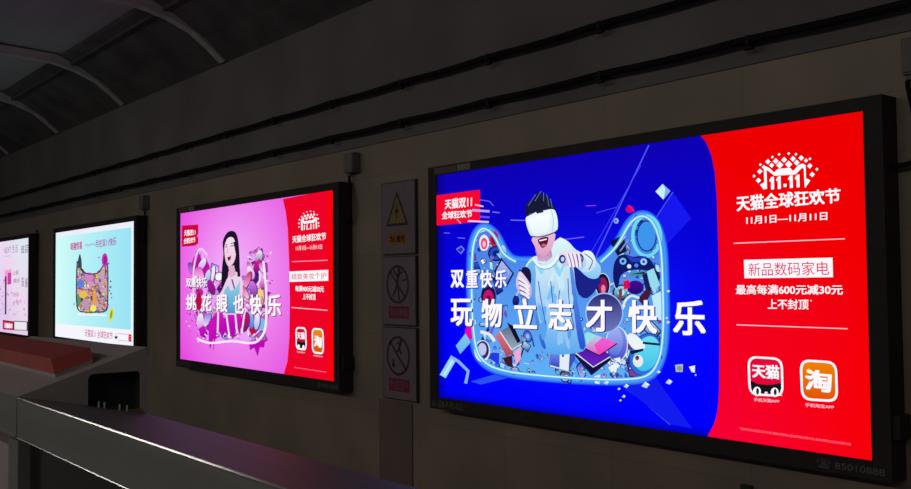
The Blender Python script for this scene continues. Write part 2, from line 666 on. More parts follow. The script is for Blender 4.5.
# ================= first poster: blue and red, boy with a headset
BX1 = (-5.020, -2.020, 0.815, 2.3125)
t1, p1, w, h = lightbox('largest, nearest lightbox with a blue and red poster of a boy in a white headset', *BX1)
a = Art([(437.6, 176.6), (864.2, 109.2), (872, 461), (438.8, 396.4)], w, h)
NEON = [(484, 229), (494, 236), (504, 254), (516, 262), (545, 262), (580, 263), (600, 262), (616, 246), (630, 223), (642, 216),
        (653, 224), (660, 247), (662, 290), (662, 330), (658, 358), (646, 375), (620, 379), (580, 378), (540, 375),
        (508, 371), (488, 364), (477, 350), (473, 322), (472, 285), (473, 252), (477, 236)]
a.layer('print_ground')
cx, cy = a.uv((570, 305))


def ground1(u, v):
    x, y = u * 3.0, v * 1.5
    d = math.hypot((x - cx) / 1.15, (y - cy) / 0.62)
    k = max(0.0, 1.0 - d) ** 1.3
    e = min(1.0, min(x / 0.10, v * 1.5 / 0.05) * 0.3 + 0.7)  # backlight falloff at left and bottom edges, put into the ink colour
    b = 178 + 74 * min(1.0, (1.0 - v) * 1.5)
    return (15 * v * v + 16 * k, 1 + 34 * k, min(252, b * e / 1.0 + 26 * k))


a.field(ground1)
a.layer('red_offer_panel')
rz = [(700, 134.9), (705, 141), (710.5, 154), (714, 172), (716, 200), (717.5, 260), (718, 330), (717.4, 390), (715.5, 412), (712, 424), (705.5, 436.2),
      (790, 449), (872, 461), (868, 285), (864.2, 109.2), (790, 121)]
a.poly(rz, (246, 2, 36), fn=lambda u, v: (236 + 11 * (1 - v), 0, max(0.0, 72 * (1 - v) ** 0.8 * (1.0 - 0.85 * (u - 1.9) / 1.1) - 2)))
a.layer('printed_light_beams')
a.crop(0, 0, 1)
for q, wd, c in (([(648, 145), (600, 245), (590, 268)], 1.2, (80, 90, 255)), ([(590, 252), (604, 228), (640, 165)], 0.8, (60, 60, 250)),
                 ([(652, 222), (672, 192)], 1.1, (90, 110, 255)), ([(664, 243), (686, 220)], 0.9, (60, 80, 250)),
                 ([(612, 378), (640, 400), (668, 424)], 1.2, (70, 110, 250)), ([(560, 240), (583, 237)], 0.9, (120, 100, 250)),
                 ([(585, 206), (595, 205.5)], 0.8, (170, 60, 220)), ([(595, 213), (616, 207)], 0.8, (80, 60, 250))):
    a.stroke(q, wd, c)
a.poly([(652, 222), (672, 192), (690, 218), (664, 246)], (22, 24, 240))
a.poly([(500, 372), (530, 372), (480, 384), (470, 381)], (40, 80, 245))
a.poly([(612, 378), (650, 372), (690, 428), (668, 424)], (18, 28, 238))
a.layer('printed_neon_outline')
inner = [tuple(p)[:2] for p in smooth_path(NEON, 5, True)]
a.stroke(NEON, 13, (60, 130, 252), True, 5, edge=(12, 24, 236))
a.poly(inner, (70, 120, 232), (96, 176, 246))
a.layer('printed_gadgets')
rng = random.Random(7)
ins = in_poly(inner)
inks = [(30, 45, 150), (60, 130, 240), (120, 200, 250), (150, 225, 245), (190, 230, 255), (225, 245, 255), (240, 250, 255), (110, 90, 210), (50, 90, 220), (40, 70, 200), (180, 190, 240), (160, 60, 130)]
clear = lambda x, y: ins(x, y) and not (532 < x < 580 and y < 345)
a.confetti(rng, clear, (472, 218, 662, 378), 55, inks + [(14, 18, 90), (20, 30, 120), (16, 16, 70)], 5.5, 10.5, (14, 16, 74))
a.confetti(rng, clear, (472, 218, 662, 378), 210, inks, 1.8, 4.6, (18, 22, 96))
# headphones in the left lobe
a.layer('printed_headphones')
a.crop(430, 100, 2.445)
a.ell(133, 350, 12, 20, (225, 235, 255)); a.ell(133, 352, 8, 14, (235, 60, 110)); a.ell(133, 353, 4, 8, (250, 190, 210))
a.ell(157, 340, 11, 19, (190, 30, 80)); a.ell(158, 340, 7, 13, (120, 15, 60))
a.stroke([(108, 360), (112, 335), (128, 322), (148, 318)], 4, (190, 240, 250), smooth=5)
a.ell(178, 372, 8, 16, (190, 225, 240), (90, 160, 230))
a.poly([(65, 365), (78, 357), (86, 366), (77, 378)], (120, 130, 250)); a.poly([(68, 367), (78, 360), (83, 367), (76, 374)], (30, 40, 200))
a.ell(143, 480, 18, 28, (28, 16, 60)); a.ell(143, 485, 13, 21, (190, 20, 110)); a.ell(143, 490, 7, 12, (120, 10, 80))
# controller in the right lobe
a.layer('printed_game_controller')
a.crop(600, 245, 6.52)
a.ring(300, -60, 90, 130, 22, (110, 220, 240)); a.ell(300, -60, 60, 100, (60, 150, 235)); a.ring(300, -60, 62, 98, 8, (20, 40, 140))
a.poly([(60, -20), (150, -70), (170, 40), (110, 70)], (20, 20, 60)); a.stroke([(95, 25), (160, -60)], 12, (170, 200, 230))
a.stroke([(125, 40), (185, -40)], 9, (120, 150, 220))
a.poly([(85, 130), (110, 80), (150, 60), (210, 75), (270, 70), (320, 90), (345, 130), (380, 200), (375, 240), (340, 225), (290, 165), (190, 165), (130, 200), (115, 270), (95, 275), (80, 210)], (18, 24, 105), smooth=3)
a.poly([(170, 70), (235, 85), (300, 70), (270, 110), (200, 110)], (40, 60, 190))
a.ell(145, 105, 22, 22, (110, 190, 245)); a.ell(145, 105, 10, 10, (30, 40, 130)); a.ell(280, 108, 22, 22, (150, 210, 250)); a.ell(280, 108, 9, 9, (40, 50, 150))
a.ell(185, 138, 14, 14, (200, 230, 250)); a.ell(232, 132, 13, 13, (70, 140, 240))
a.poly([(180, 185), (300, 165), (290, 190), (200, 205)], (70, 150, 150)); a.poly([(190, 190), (290, 172), (284, 186)], (20, 30, 60))
a.poly([(300, 170), (345, 150), (385, 260), (350, 290), (320, 270)], (150, 220, 235))
a.poly([(270, 190), (300, 180), (330, 300), (300, 330)], (20, 30, 100))
a.ell(225, 275, 55, 45, (70, 10, 150), (30, 10, 110)); a.poly([(145, 235), (185, 225), (188, 280), (150, 290)], (225, 10, 90))
a.poly([(115, 290), (140, 280), (135, 400), (118, 380)], (110, 70, 80)); a.poly([(240, 350), (300, 280), (330, 310), (280, 400)], (70, 25, 60))
a.poly([(330, 330), (390, 300), (400, 490), (360, 480)], (190, 235, 250))
a.stroke([(140, 420), (160, 360), (200, 330), (250, 345)], 16, (215, 235, 255), smooth=4)
# wheel, lower right
a.layer('printed_wheel')
a.crop(600, 315, 5.75)
a.ell(255, 225, 92, 128, (45, 110, 225), rot=0.35); a.ell(262, 220, 70, 104, (110, 225, 240), (60, 190, 235), rot=0.35); a.ring(255, 225, 88, 124, 5, (25, 40, 120), rot=0.35)
a.poly([(150, 115), (190, 105), (250, 165), (245, 195), (190, 195), (160, 160)], (235, 245, 250), smooth=2)
a.stroke([(240, 158), (340, 168), (362, 172)], 13, (20, 22, 70)); a.stroke([(335, 120), (355, 180)], 8, (20, 22, 70)); a.stroke([(345, 185), (348, 250)], 7, (20, 22, 70))
a.poly([(165, 205), (245, 190), (240, 205), (175, 225)], (18, 20, 70))
a.ell(212, 262, 30, 36, (225, 235, 240)); a.ell(207, 245, 11, 13, (40, 20, 50)); a.ell(205, 248, 5, 6, (200, 40, 80))
# dome speaker behind the laptops
a.layer('printed_speakers')
a.ell(90, 165, 62, 100, (130, 150, 235), (60, 70, 200)); a.ring(90, 165, 62, 100, 5, (225, 235, 255)); a.ell(80, 150, 46, 80, (160, 180, 240), (90, 110, 220))
a.crop(520, 245, 6.52)
a.ell(535, 262, 44, 76, (18, 14, 60)); a.ell(535, 265, 30, 56, (150, 20, 80)); a.ell(538, 285, 14, 26, (230, 130, 180)); a.ring(535, 262, 46, 78, 5, (190, 225, 245))
a.crop(430, 280, 3.055)
a.ell(530, 100, 56, 60, (35, 30, 110), (110, 120, 190)); a.ring(530, 100, 56, 60, 4, (150, 190, 245))
# laptop stack
a.layer('printed_laptops')
a.crop(520, 315, 5.75)
a.poly([(295, 215), (405, 345), (520, 255), (500, 215), (420, 260)], (20, 15, 70)); a.poly([(295, 195), (415, 290), (512, 228), (400, 150)], (60, 20, 150), (110, 30, 200))
a.stroke([(300, 205), (415, 297), (512, 238)], 6, (225, 235, 250))
a.poly([(298, 150), (450, 228), (552, 158), (385, 95)], (150, 225, 235), (240, 60, 190)); a.poly([(450, 228), (552, 158), (470, 125), (420, 170)], (235, 100, 220), (245, 60, 180))
a.poly([(300, 152), (380, 98), (430, 115), (370, 175)], (150, 225, 232)); a.stroke([(298, 154), (450, 232), (552, 162)], 7, (20, 18, 60))
# white appliance cube
a.layer('printed_appliance')
a.poly([(160, 155), (235, 100), (310, 130), (285, 172)], (190, 200, 215), (220, 230, 245)); a.poly([(155, 160), (285, 172), (275, 325), (165, 295)], (225, 235, 250))
a.poly([(285, 172), (318, 135), (312, 250), (275, 325)], (60, 80, 190)); a.poly([(165, 190), (225, 200), (222, 300), (168, 285)], (120, 150, 240), (40, 60, 200))
a.stroke([(160, 160), (285, 174), (276, 322), (166, 294)], 4, (30, 30, 110), closed=True); a.poly([(238, 205), (248, 207), (247, 240), (237, 238)], (25, 25, 70))
a.poly([(420, 350), (455, 340), (450, 395), (425, 390)], (225, 235, 255)); a.poly([(430, 365), (450, 360), (446, 385)], (40, 50, 190))
a.poly([(500, 300), (545, 270), (570, 290), (520, 330)], (235, 240, 255)); a.poly([(530, 250), (570, 240), (572, 275)], (235, 240, 255))
# phone, roll and tilted device, lower left
a.layer('printed_phone')
a.crop(430, 315, 5.75)
a.ell(300, 205, 45, 62, (215, 235, 245)); a.ell(302, 200, 36, 52, (60, 30, 110)); a.ell(300, 195, 24, 36, (190, 200, 235)); a.poly([(355, 205), (400, 220), (395, 285), (345, 250)], (30, 60, 235)); a.stroke([(350, 210), (400, 215), (398, 275)], 6, (120, 170, 245))
a.stroke([(262, 175), (285, 240), (340, 280)], 14, (180, 235, 248), smooth=4); a.stroke([(290, 95), (340, 110), (370, 150)], 18, (235, 230, 245), smooth=4)
a.poly([(375, 120), (405, 85), (480, 215), (440, 240)], (215, 120, 130), (170, 70, 100)); a.poly([(405, 90), (470, 55), (525, 160), (470, 195)], (80, 100, 130), (150, 170, 190)); a.poly([(440, 40), (480, 65), (520, 150), (500, 160)], (15, 15, 40))
a.stroke([(402, 95), (468, 198), (525, 165)], 6, (230, 235, 240)); a.poly([(480, 215), (520, 175), (520, 250), (490, 290)], (235, 170, 215)); a.poly([(415, 245), (470, 230), (475, 300), (440, 290)], (60, 25, 45))
a.ell(230, 100, 28, 40, (225, 10, 170)); a.poly([(150, 175), (205, 105), (235, 155), (175, 222)], (130, 200, 240), (100, 180, 240))
a.stroke([(75, 350), (140, 240)], 38, (150, 215, 245)); a.stroke([(122, 240), (165, 265), (220, 320), (205, 390)], 17, (130, 180, 250)); a.stroke([(82, 345), (130, 262)], 10, (190, 235, 250))
# flying cubes
a.layer('printed_flying_cubes')
a.crop(600, 180, 6.99)
a.poly([(385, 80), (435, 25), (490, 75), (440, 135)], (190, 235, 250), (215, 245, 255)); a.poly([(435, 25), (490, 75), (440, 135), (455, 60)], (120, 180, 245))
a.ell(110, 285, 17, 19, (150, 185, 250)); a.ell(107, 286, 8, 10, (70, 90, 210)); a.ell(205, 205, 28, 24, (205, 10, 100)); a.stroke([(195, 175), (235, 218)], 10, (235, 20, 150))
a.crop(600, 315, 5.75)
a.poly([(425, 285), (470, 280), (468, 325), (430, 325)], (170, 190, 200)); a.ell(450, 305, 14, 15, (150, 150, 110)); a.poly([(505, 295), (540, 288), (538, 330), (520, 325)], (235, 240, 250)); a.ell(543, 343, 5, 5, (200, 210, 250))
for (x, y, s) in ((390, 382, 20), (255, 400, 24), (330, 325, 12), (145, 405, 15), (102, 422, 9), (130, 465, 11), (110, 488, 8), (385, 40, 12), (378, 15, 9), (30, 385, 16)):
    a.poly([(x - s, y + s * 0.3), (x - s * 0.1, y - s * 0.8), (x + s, y - s * 0.1), (x + s * 0.2, y + s * 0.8)], (190, 215, 255)); a.poly([(x - s * 0.1, y - s * 0.8), (x + s, y - s * 0.1), (x + s * 0.2, y)], (245, 250, 255))
a.crop(600, 245, 6.52)
for (x, y, s, c) in ((402, 225, 11, (60, 80, 180)), (440, 298, 12, (210, 230, 255)), (412, 358, 9, (130, 160, 240)), (405, 460, 14, (150, 20, 60))):
    a.poly([(x - s, y), (x, y - s * 0.7), (x + s, y), (x, y + s)], c)
a.layer('printed_neon_line')
a.crop(0, 0, 1)
LEFT = NEON[20:] + NEON[:4]
RIGHT = NEON[6:20]
a.stroke(NEON[6:21] + NEON[21:26] + NEON[0:4], 3.6, (228, 255, 255), False, 5, edge=(90, 170, 248))
a.layer('printed_boy')
a.crop(470, 180, 3.26)
SK, SKD = (240, 190, 215), (170, 110, 165)
# raised arm and forearm on the right
a.poly([(318, 262), (360, 285), (425, 318), (412, 352), (380, 385), (352, 372), (338, 320)], (26, 34, 135), smooth=2)
a.poly([(285, 192), (318, 200), (345, 228), (392, 250), (424, 282), (416, 318), (384, 318), (345, 284), (312, 262), (290, 270)], (228, 248, 252), (130, 200, 245), smooth=3)
# sweater
a.poly([(200, 254), (235, 240), (285, 192), (312, 202), (330, 245), (338, 300), (346, 380), (362, 470), (376, 545), (330, 565), (262, 566), (236, 540), (216, 470), (206, 410), (196, 355), (176, 322), (178, 288)],
       (224, 247, 249), (84, 168, 240), smooth=3)
a.poly([(182, 288), (204, 262), (214, 300), (212, 380), (226, 470), (246, 545), (232, 540), (214, 468), (205, 410), (195, 352), (178, 320)], (120, 190, 242), (40, 90, 215), smooth=2)
a.poly([(322, 262), (336, 300), (346, 380), (362, 470), (374, 540), (356, 548), (342, 470), (332, 380)], (90, 150, 238), (36, 80, 210), smooth=2)
frng = random.Random(3)
for k in range(26):
    x, y = frng.uniform(222, 326), frng.uniform(285, 520)
    t = (y - 285) / 235
    lo, hi = (150 - 70 * t, 215 - 60 * t, 246 - 8 * t), (214 - 70 * t, 242 - 46 * t, 250 - 6 * t)
    a.ell(x, y, frng.uniform(4, 10), frng.uniform(14, 36), lo if k % 2 else hi, rot=frng.uniform(-0.5, 0.5), n=14)
for q in ([(222, 330), (232, 400), (246, 470)], [(318, 320), (322, 400), (338, 480)], [(262, 330), (268, 400)], [(290, 360), (284, 440)]):
    a.stroke(q, 3, (40, 90, 205), smooth=3)
a.stroke([(206, 258), (222, 278), (246, 284), (268, 274), (290, 244)], 9, (236, 250, 252), smooth=4)
a.stroke([(204, 264), (221, 285), (247, 291), (271, 280), (294, 250)], 3, (110, 170, 235), smooth=4)
# neck, face, mouth
a.poly([(212, 228), (262, 215), (268, 250), (250, 266), (222, 264)], SKD, (215, 170, 205))
a.poly([(204, 188), (272, 172), (274, 200), (262, 230), (240, 250), (222, 240), (210, 215)], SK, (220, 160, 195), smooth=3)
a.poly([(222, 194), (254, 186), (250, 212), (236, 222), (227, 212)], (90, 20, 60), smooth=3)
a.stroke([(226, 199), (250, 193)], 4, (250, 250, 255)); a.ell(240, 213, 8, 5, (215, 90, 120))
# hair
a.poly([(182, 112), (180, 90), (192, 68), (205, 62), (215, 45), (232, 40), (236, 48), (252, 50), (264, 70), (276, 90), (278, 104), (250, 98), (215, 106), (190, 124)], (22, 26, 52))
for q in ([(190, 85), (215, 48)], [(212, 70), (232, 38)], [(240, 70), (240, 42)], [(258, 88), (250, 48)], [(268, 92), (262, 62)]):
    a.stroke(q, 2.2, (90, 110, 190))
# headset
a.poly([(184, 122), (205, 108), (265, 96), (280, 108), (286, 140), (283, 165), (268, 172), (215, 186), (200, 184), (190, 165), (183, 140)], (240, 252, 255), (215, 235, 250), smooth=4)
a.poly([(192, 128), (245, 112), (258, 120), (258, 160), (250, 170), (214, 178), (202, 172), (196, 150)], (252, 255, 255), (232, 246, 252), smooth=3)
a.stroke([(200, 184), (230, 186), (270, 174), (284, 164)], 3.5, (60, 60, 120), smooth=3); a.stroke([(184, 120), (215, 104), (255, 96)], 3, (30, 30, 80)); a.poly([(215, 104), (238, 98), (240, 106), (218, 111)], (30, 32, 70))
a.stroke([(264, 98), (272, 130), (268, 170)], 2.5, (175, 195, 230), smooth=3)
# right hand with controller
a.poly([(288, 250), (292, 238), (310, 232), (335, 232), (362, 240), (372, 262), (360, 276), (335, 280), (300, 276)], (235, 225, 240), (200, 190, 235), smooth=3)
a.ell(300, 258, 11, 14, (40, 40, 110)); a.ell(301, 258, 6, 8, (190, 210, 245)); a.ell(356, 256, 13, 16, (40, 40, 120)); a.ell(358, 256, 7, 9, (150, 180, 245))
for k in range(4):
    a.stroke([(312 + 13 * k, 236), (320 + 12 * k, 258), (326 + 11 * k, 284)], 8, (245, 232, 245), smooth=3); a.stroke([(319 + 13 * k, 240), (327 + 12 * k, 264), (331 + 11 * k, 284)], 2.4, (90, 70, 150), smooth=3)
a.poly([(365, 235), (392, 232), (408, 258), (405, 285), (385, 300), (362, 296), (380, 270)], (240, 250, 250), (190, 220, 245), smooth=3); a.stroke([(372, 240), (398, 262), (386, 292)], 3, (60, 80, 150), smooth=3)
# left hand with controller
a.poly([(168, 290), (185, 284), (198, 300), (198, 335), (186, 345), (172, 320)], (24, 22, 70), smooth=3)
a.poly([(150, 330), (160, 300), (172, 305), (196, 340), (200, 375), (186, 388), (165, 372), (152, 352)], (235, 220, 240), (180, 160, 225), smooth=3)
for k in range(4):
    a.stroke([(158 + 2 * k, 318 + 16 * k), (176 + 2 * k, 330 + 15 * k), (192, 350 + 12 * k)], 8, (245, 235, 245), smooth=3); a.stroke([(156 + 2 * k, 326 + 16 * k), (176 + 2 * k, 338 + 15 * k), (190, 357 + 12 * k)], 2.6, (70, 40, 120), smooth=3)
a.layer('printed_headline')
a.crop(430, 280, 3.055)
xsH = [(65, 130), (158, 220), (254, 326), (360, 434), (474, 554), (603, 691), (740, 840)]
SH = (30, 40, 150)
for ink, dx, dy in ((SH, 4, 3), (WHITE, 0, 0)):
    for ch, (xa, xb) in zip('玩物立志才快乐', xsH):
        tp = lambda x: 57 + (x - 65) * 0.006
        bt = lambda x: 139 + (x - 65) * 0.040
        a.text(ch, [(xa + dx, tp(xa) + dy), (xb + dx, tp(xb) + dy), (xb + dx, bt(xb) + dy), (xa + dx, bt(xa) + dy)], ink, 0.028)
a.layer('printed_subhead')
a.crop(430, 245, 6.52)
for ink, d in (((40, 60, 190), 7), (WHITE, 0)):
    for ch, xa, xb in (('双', 140, 224), ('重', 240, 314), ('快', 328, 408), ('乐', 424, 500)):
        a.text(ch, [(xa + d, 165 + d), (xb + d, 163 + d), (xb + d, 278 + d), (xa + d, 280 + d)], ink, 0.03)
a.layer('sale_badge')
a.crop(430, 175, 6.99)
a.poly([(45, 150), (355, 108), (355, 330), (52, 358)], (245, 6, 50))
for q, wd, c in (([(355, 178), (420, 188), (448, 220)], 6, (110, 100, 250)), ([(320, 212), (378, 224)], 10, (255, 190, 215)), ([(300, 250), (420, 258)], 16, (190, 160, 250)),
                 ([(355, 295), (420, 300)], 14, (100, 80, 240)), ([(270, 325), (415, 332)], 12, (245, 200, 240)), ([(440, 262), (490, 267)], 7, (120, 120, 250)), ([(565, 318), (668, 320)], 7, (110, 110, 250)),
                 ([(195, 315), (222, 342)], 5, (255, 190, 210)), ([(200, 442), (250, 446)], 5, (120, 120, 250)), ([(105, 408), (145, 411)], 5, (110, 110, 250))):
    a.stroke(q, wd, c)
a.text('天猫双11', [(112, 178), (300, 150), (298, 228), (110, 245)], WHITE, 0.03)
a.text('全球狂欢节', [(92, 262), (300, 245), (300, 300), (90, 315)], WHITE, 0.03)
a.layer('festival_logo')
a.crop(730, 140, 5.433)
a.poly([(188, 262), (185, 150), (196, 138), (218, 150), (240, 172), (345, 164), (375, 130), (398, 122), (414, 132), (416, 252), (408, 252), (404, 150), (392, 148), (358, 182), (242, 190), (212, 166), (200, 160), (202, 262)], WHITE)
a.poly([(188, 225), (186, 268), (163, 240)], WHITE); a.poly([(416, 202), (416, 248), (440, 214)], WHITE)
a.poly([(240, 172), (262, 152), (330, 146), (345, 164)], WHITE)
D = 15
for x, y, s in ((163, 167, 15), (155, 216, 15), (207, 113, 15), (250, 110, 16), (296, 103, 16), (345, 97, 16), (390, 92, 15), (228, 133, 14), (272, 131, 20), (321, 127, 20), (365, 118, 16), (437, 135, 15), (450, 182, 15), (131, 192, 9), (166, 129, 8), (232, 88, 8), (269, 73, 8), (322, 68, 8), (361, 72, 8), (438, 96, 8), (476, 153, 9), (185, 143, 12), (416, 106, 12)):
    a.poly([(x - s, y + 1), (x, y - s), (x + s, y - 1), (x, y + s)], WHITE)
for s, xa, xb in (('11', 215, 284), ('.', 292, 310), ('11', 318, 386)):
    if s == '.':
        a.poly([(292, 234), (309, 233), (309, 250), (292, 251)], WHITE)
        continue
    for k in (0, 1):
        o = xa + k * 37
        t = 198 - (o - 215) * 0.09
        a.poly([(o, t + 14), (o + 12, t - 2), (o + 25, t - 3), (o + 26, t + 66), (o + 9, t + 68), (o + 9, t + 22), (o, t + 24)], WHITE)
a.text('天猫全球狂欢节', [(32, 300), (605, 252), (605, 335), (36, 386)], WHITE, 0.03)
a.text('11月1日—11月11日', [(88, 412), (532, 386), (532, 430), (88, 456)], WHITE, 0.025)
a.layer('divider_line')
a.crop(720, 225, 4.657)
a.stroke([(62, 83), (585, 60)], 5, (255, 190, 205))
a.layer('divider_line')
a.stroke([(74, 463), (595, 481)], 5, (255, 190, 205))
a.layer('category_label')
a.poly([(110, 160), (526, 148), (528, 240), (112, 246)], WHITE)
a.text('新品数码家电', [(130, 175), (508, 164), (510, 230), (132, 236)], (225, 20, 90), 0.0)
a.layer('offer_text')
a.text('最高每满600元减30元', [(72, 276), (574, 274), (574, 322), (72, 322)], WHITE, 0.022)
a.text('上不封顶', [(220, 343), (412, 343), (412, 392), (220, 390)], WHITE, 0.022)
a.ell(424, 350, 4, 4, (255, 200, 210))
a.layer('fine_print')
a.crop(690, 290, 2.457)
a.text('*活动时间以页面公示为准,优惠详情请以活动页面说明为准,具体规则以活动页面为准', [(118, 336), (395, 376), (395, 383), (118, 343)], (255, 120, 140))


def rrect(quad, r, n=5):
    """Rounded quadrilateral outline, corner size as a share of each side."""
    out = []
    m = 4
    for i in range(4):
        p = Vector(quad[i]); pr = Vector(quad[i - 1]); nx = Vector(quad[(i + 1) % 4])
        A = p + (pr - p) * r; B = p + (nx - p) * r
        for k in range(n + 1):
            t = k / n
            out.append(tuple((1 - t) ** 2 * A + 2 * t * (1 - t) * p + t * t * B))
    return out


a.layer('red_app_icon')
a.crop(735, 345, 6.983)
a.poly(rrect([(80, 72), (330, 88), (336, 362), (90, 348)], 0.27), WHITE)
a.poly(rrect([(97, 88), (314, 102), (320, 346), (106, 333)], 0.25), (232, 4, 58))
face = [(104, 246), (150, 268), (215, 276), (270, 272), (317, 262), (319, 300), (306, 335), (285, 343), (140, 335), (118, 325), (106, 300)]
a.poly(face, (24, 18, 26))
for ex, ey in ((148, 322), (272, 328)):
    a.ell(ex, ey, 28, 33, WHITE); a.ell(ex + 4, ey, 10, 24, (20, 40, 40))
a.ell(212, 331, 12, 8, (250, 220, 230))
a.poly([(100, 340), (325, 352), (325, 348), (210, 342)], WHITE)
a.text('天猫', [(110, 128), (306, 140), (306, 240), (116, 224)], WHITE, 0.035)
a.text('手机天猫APP', [(124, 366), (306, 380), (306, 404), (124, 392)], (255, 190, 205), 0.02)
a.layer('orange_app_icon')
a.poly(rrect([(448, 96), (712, 112), (720, 400), (458, 384)], 0.27), WHITE)
a.poly(rrect([(466, 113), (696, 128), (702, 382), (474, 367)], 0.25), (240, 128, 4), (228, 84, 4))
a.ell(513, 180, 17, 19, (255, 190, 10))
a.text('淘', [(486, 165), (676, 180), (672, 335), (486, 312)], WHITE, 0.035)
a.text('手机淘宝APP', [(486, 402), (690, 420), (690, 446), (486, 430)], (255, 190, 205), 0.02)
a.build(p1, (0, -DEPTH - 0.0004, 0))

# ================= second poster: pink and red, laughing woman
BX2 = (-9.358, -6.351, 0.818, 2.322)
t2, p2, w, h = lightbox('lightbox with a pink and red poster of a laughing long-haired woman', *BX2)
a = Art([(180.3, 212.5), (333.5, 191.7), (334.8, 380.5), (180.7, 359.3)], w, h)
a.layer('print_ground')


def ground2(u, v):
    d = math.hypot((u - 0.40) / 0.48, (v - 0.55) / 0.72)
    k = max(0.0, min(1.0, 1.15 - d))
    return (230 + 12 * k, 68 + 100 * k + 14 * u, 222 + 28 * k)


a.field(ground2)
a.layer('red_offer_panel')
a.crop(170, 180, 2.22)
a.poly([(252, 44), (258, 70), (263, 110), (266, 180), (268, 270), (267, 350), (263, 402), (255, 432), (310, 440), (366, 445.5), (363, 25), (310, 33)], (238, 2, 40))
a.poly([(350, 28), (363, 25), (366, 445.5), (352, 443)], (250, 2, 12))
a.layer('printed_ornaments')
NE2 = [(70, 150), (84, 165), (98, 190), (118, 205), (150, 200), (170, 180), (185, 155), (202, 150), (212, 175), (214, 230), (215, 300), (210, 345), (195, 355), (150, 358), (100, 356), (70, 348), (56, 300), (54, 230), (58, 170)]
in2 = [tuple(p)[:2] for p in smooth_path(NE2, 4, True)]
a.poly(in2, (236, 160, 246))
rng = random.Random(21)
inks2 = [(190, 10, 170), (240, 240, 255), (230, 80, 200), (110, 130, 235), (60, 30, 110), (250, 220, 250), (210, 40, 160), (160, 90, 220), (230, 180, 200), (200, 20, 90), (255, 255, 255), (120, 190, 230), (90, 20, 90)]
ok2 = in_poly(in2)
a.confetti(rng, lambda x, y: ok2(x, y) and not (118 < x < 158 and y < 270), (52, 148, 216, 356), 190, inks2, 4.5, 13, (120, 30, 130))
a.ell(190, 215, 10, 17, (60, 30, 110)); a.ring(190, 215, 13, 21, 4, (245, 220, 255)); a.ell(64, 185, 9, 14, (170, 10, 160)); a.ell(80, 195, 10, 15, (200, 10, 170))
a.poly([(196, 245), (212, 235), (214, 275), (200, 285)], (240, 210, 130)); a.ell(205, 320, 10, 14, (120, 190, 235)); a.ell(188, 330, 9, 13, (190, 20, 60)); a.ell(66, 270, 7, 20, (190, 10, 60))
for q in ([(125, 340), (118, 310), (138, 295), (150, 335), (145, 352), (135, 345)], [(82, 330), (100, 300), (112, 320), (104, 352)], [(100, 345), (104, 350), (98, 385)],
          [(178, 362), (215, 355), (212, 372), (203, 371), (198, 392), (190, 372), (181, 378)], [(210, 245), (228, 250), (218, 262), (220, 285), (212, 270)]):
    a.poly(q, (186, 8, 180))
a.layer('printed_petals')
a.crop(175, 200, 2.88)
for (x, y, rx, ry, c, c2, rot) in ((62, 175, 10, 22, (200, 20, 180), (150, 20, 150), 0.3), (48, 195, 8, 18, (90, 70, 170), (220, 120, 220), -0.4), (80, 185, 9, 20, (235, 240, 255), (230, 130, 225), 0.5), (72, 215, 13, 24, (235, 70, 200), (250, 210, 245), -0.2),
        (95, 225, 8, 26, (210, 225, 250), (120, 150, 235), 0.25), (55, 235, 9, 20, (250, 230, 250), (220, 60, 190), 0.5), (112, 215, 5, 26, (250, 245, 255), (235, 190, 240), 0.15), (106, 250, 9, 22, (180, 20, 170), (120, 20, 130), -0.3),
        (222, 210, 10, 20, (245, 240, 255), (225, 120, 220), -0.3), (245, 165, 10, 20, (240, 235, 250), (120, 60, 140), 0.2), (240, 190, 9, 18, (215, 30, 150), (140, 20, 120), 0.4), (255, 195, 8, 16, (200, 60, 200), (250, 220, 250), -0.4), (212, 230, 8, 26, (190, 30, 90), (240, 170, 220), 0.35),
        (228, 255, 11, 22, (215, 120, 225), (110, 60, 170), -0.2), (258, 235, 8, 22, (240, 190, 240), (190, 20, 170), 0.2), (205, 265, 7, 22, (210, 30, 120), (250, 200, 230), -0.5), (190, 300, 8, 26, (245, 215, 235), (215, 90, 190), 0.2), (245, 300, 11, 24, (235, 200, 130), (235, 120, 190), 0.2), (222, 345, 9, 26, (150, 190, 240), (90, 110, 220), -0.1),
        (205, 350, 12, 28, (200, 10, 110), (130, 20, 90), 0.15), (240, 350, 8, 24, (245, 240, 255), (160, 180, 240), 0.1), (75, 350, 10, 24, (245, 240, 255), (215, 130, 225), 0.1), (95, 345, 9, 22, (120, 120, 225), (235, 220, 250), 0.4)):
    a.ell(x + 1.5, y + 1.5, rx + 1.6, ry + 1.6, (110, 30, 125), rot=rot, n=18)
    a.ell(x, y, rx, ry, c, c2, rot=rot, n=18)
for q in ([(118, 325), (140, 318), (150, 375), (140, 398), (132, 380), (122, 392)], [(100, 350), (118, 340), (122, 375), (104, 432), (100, 400)], [(152, 325), (175, 318), (180, 360), (168, 388), (160, 350)], [(180, 330), (196, 325), (192, 392), (184, 372)], [(70, 372), (86, 360), (98, 388), (88, 398), (76, 392)]):
    a.poly(q, (212, 20, 196), (168, 8, 172))
for q in ([(150, 320), (160, 390)], [(176, 316), (184, 394)], [(128, 322), (126, 384)], [(206, 312), (196, 384)]):
    a.stroke(q, 5, (252, 226, 250))
srng = random.Random(12)
for k in range(46):
    x, y = srng.choice(((srng.uniform(28, 62), srng.uniform(200, 385)), (srng.uniform(246, 285), srng.uniform(150, 330)), (srng.uniform(60, 250), srng.uniform(385, 412))))
    a.ell(x, y, srng.uniform(1, 3.2), srng.uniform(1.5, 5), srng.choice(((196, 20, 184), (150, 40, 160), (250, 220, 250))), rot=srng.uniform(-0.8, 0.8), n=8)
a.layer('printed_white_outline')
a.crop(170, 180, 2.22)
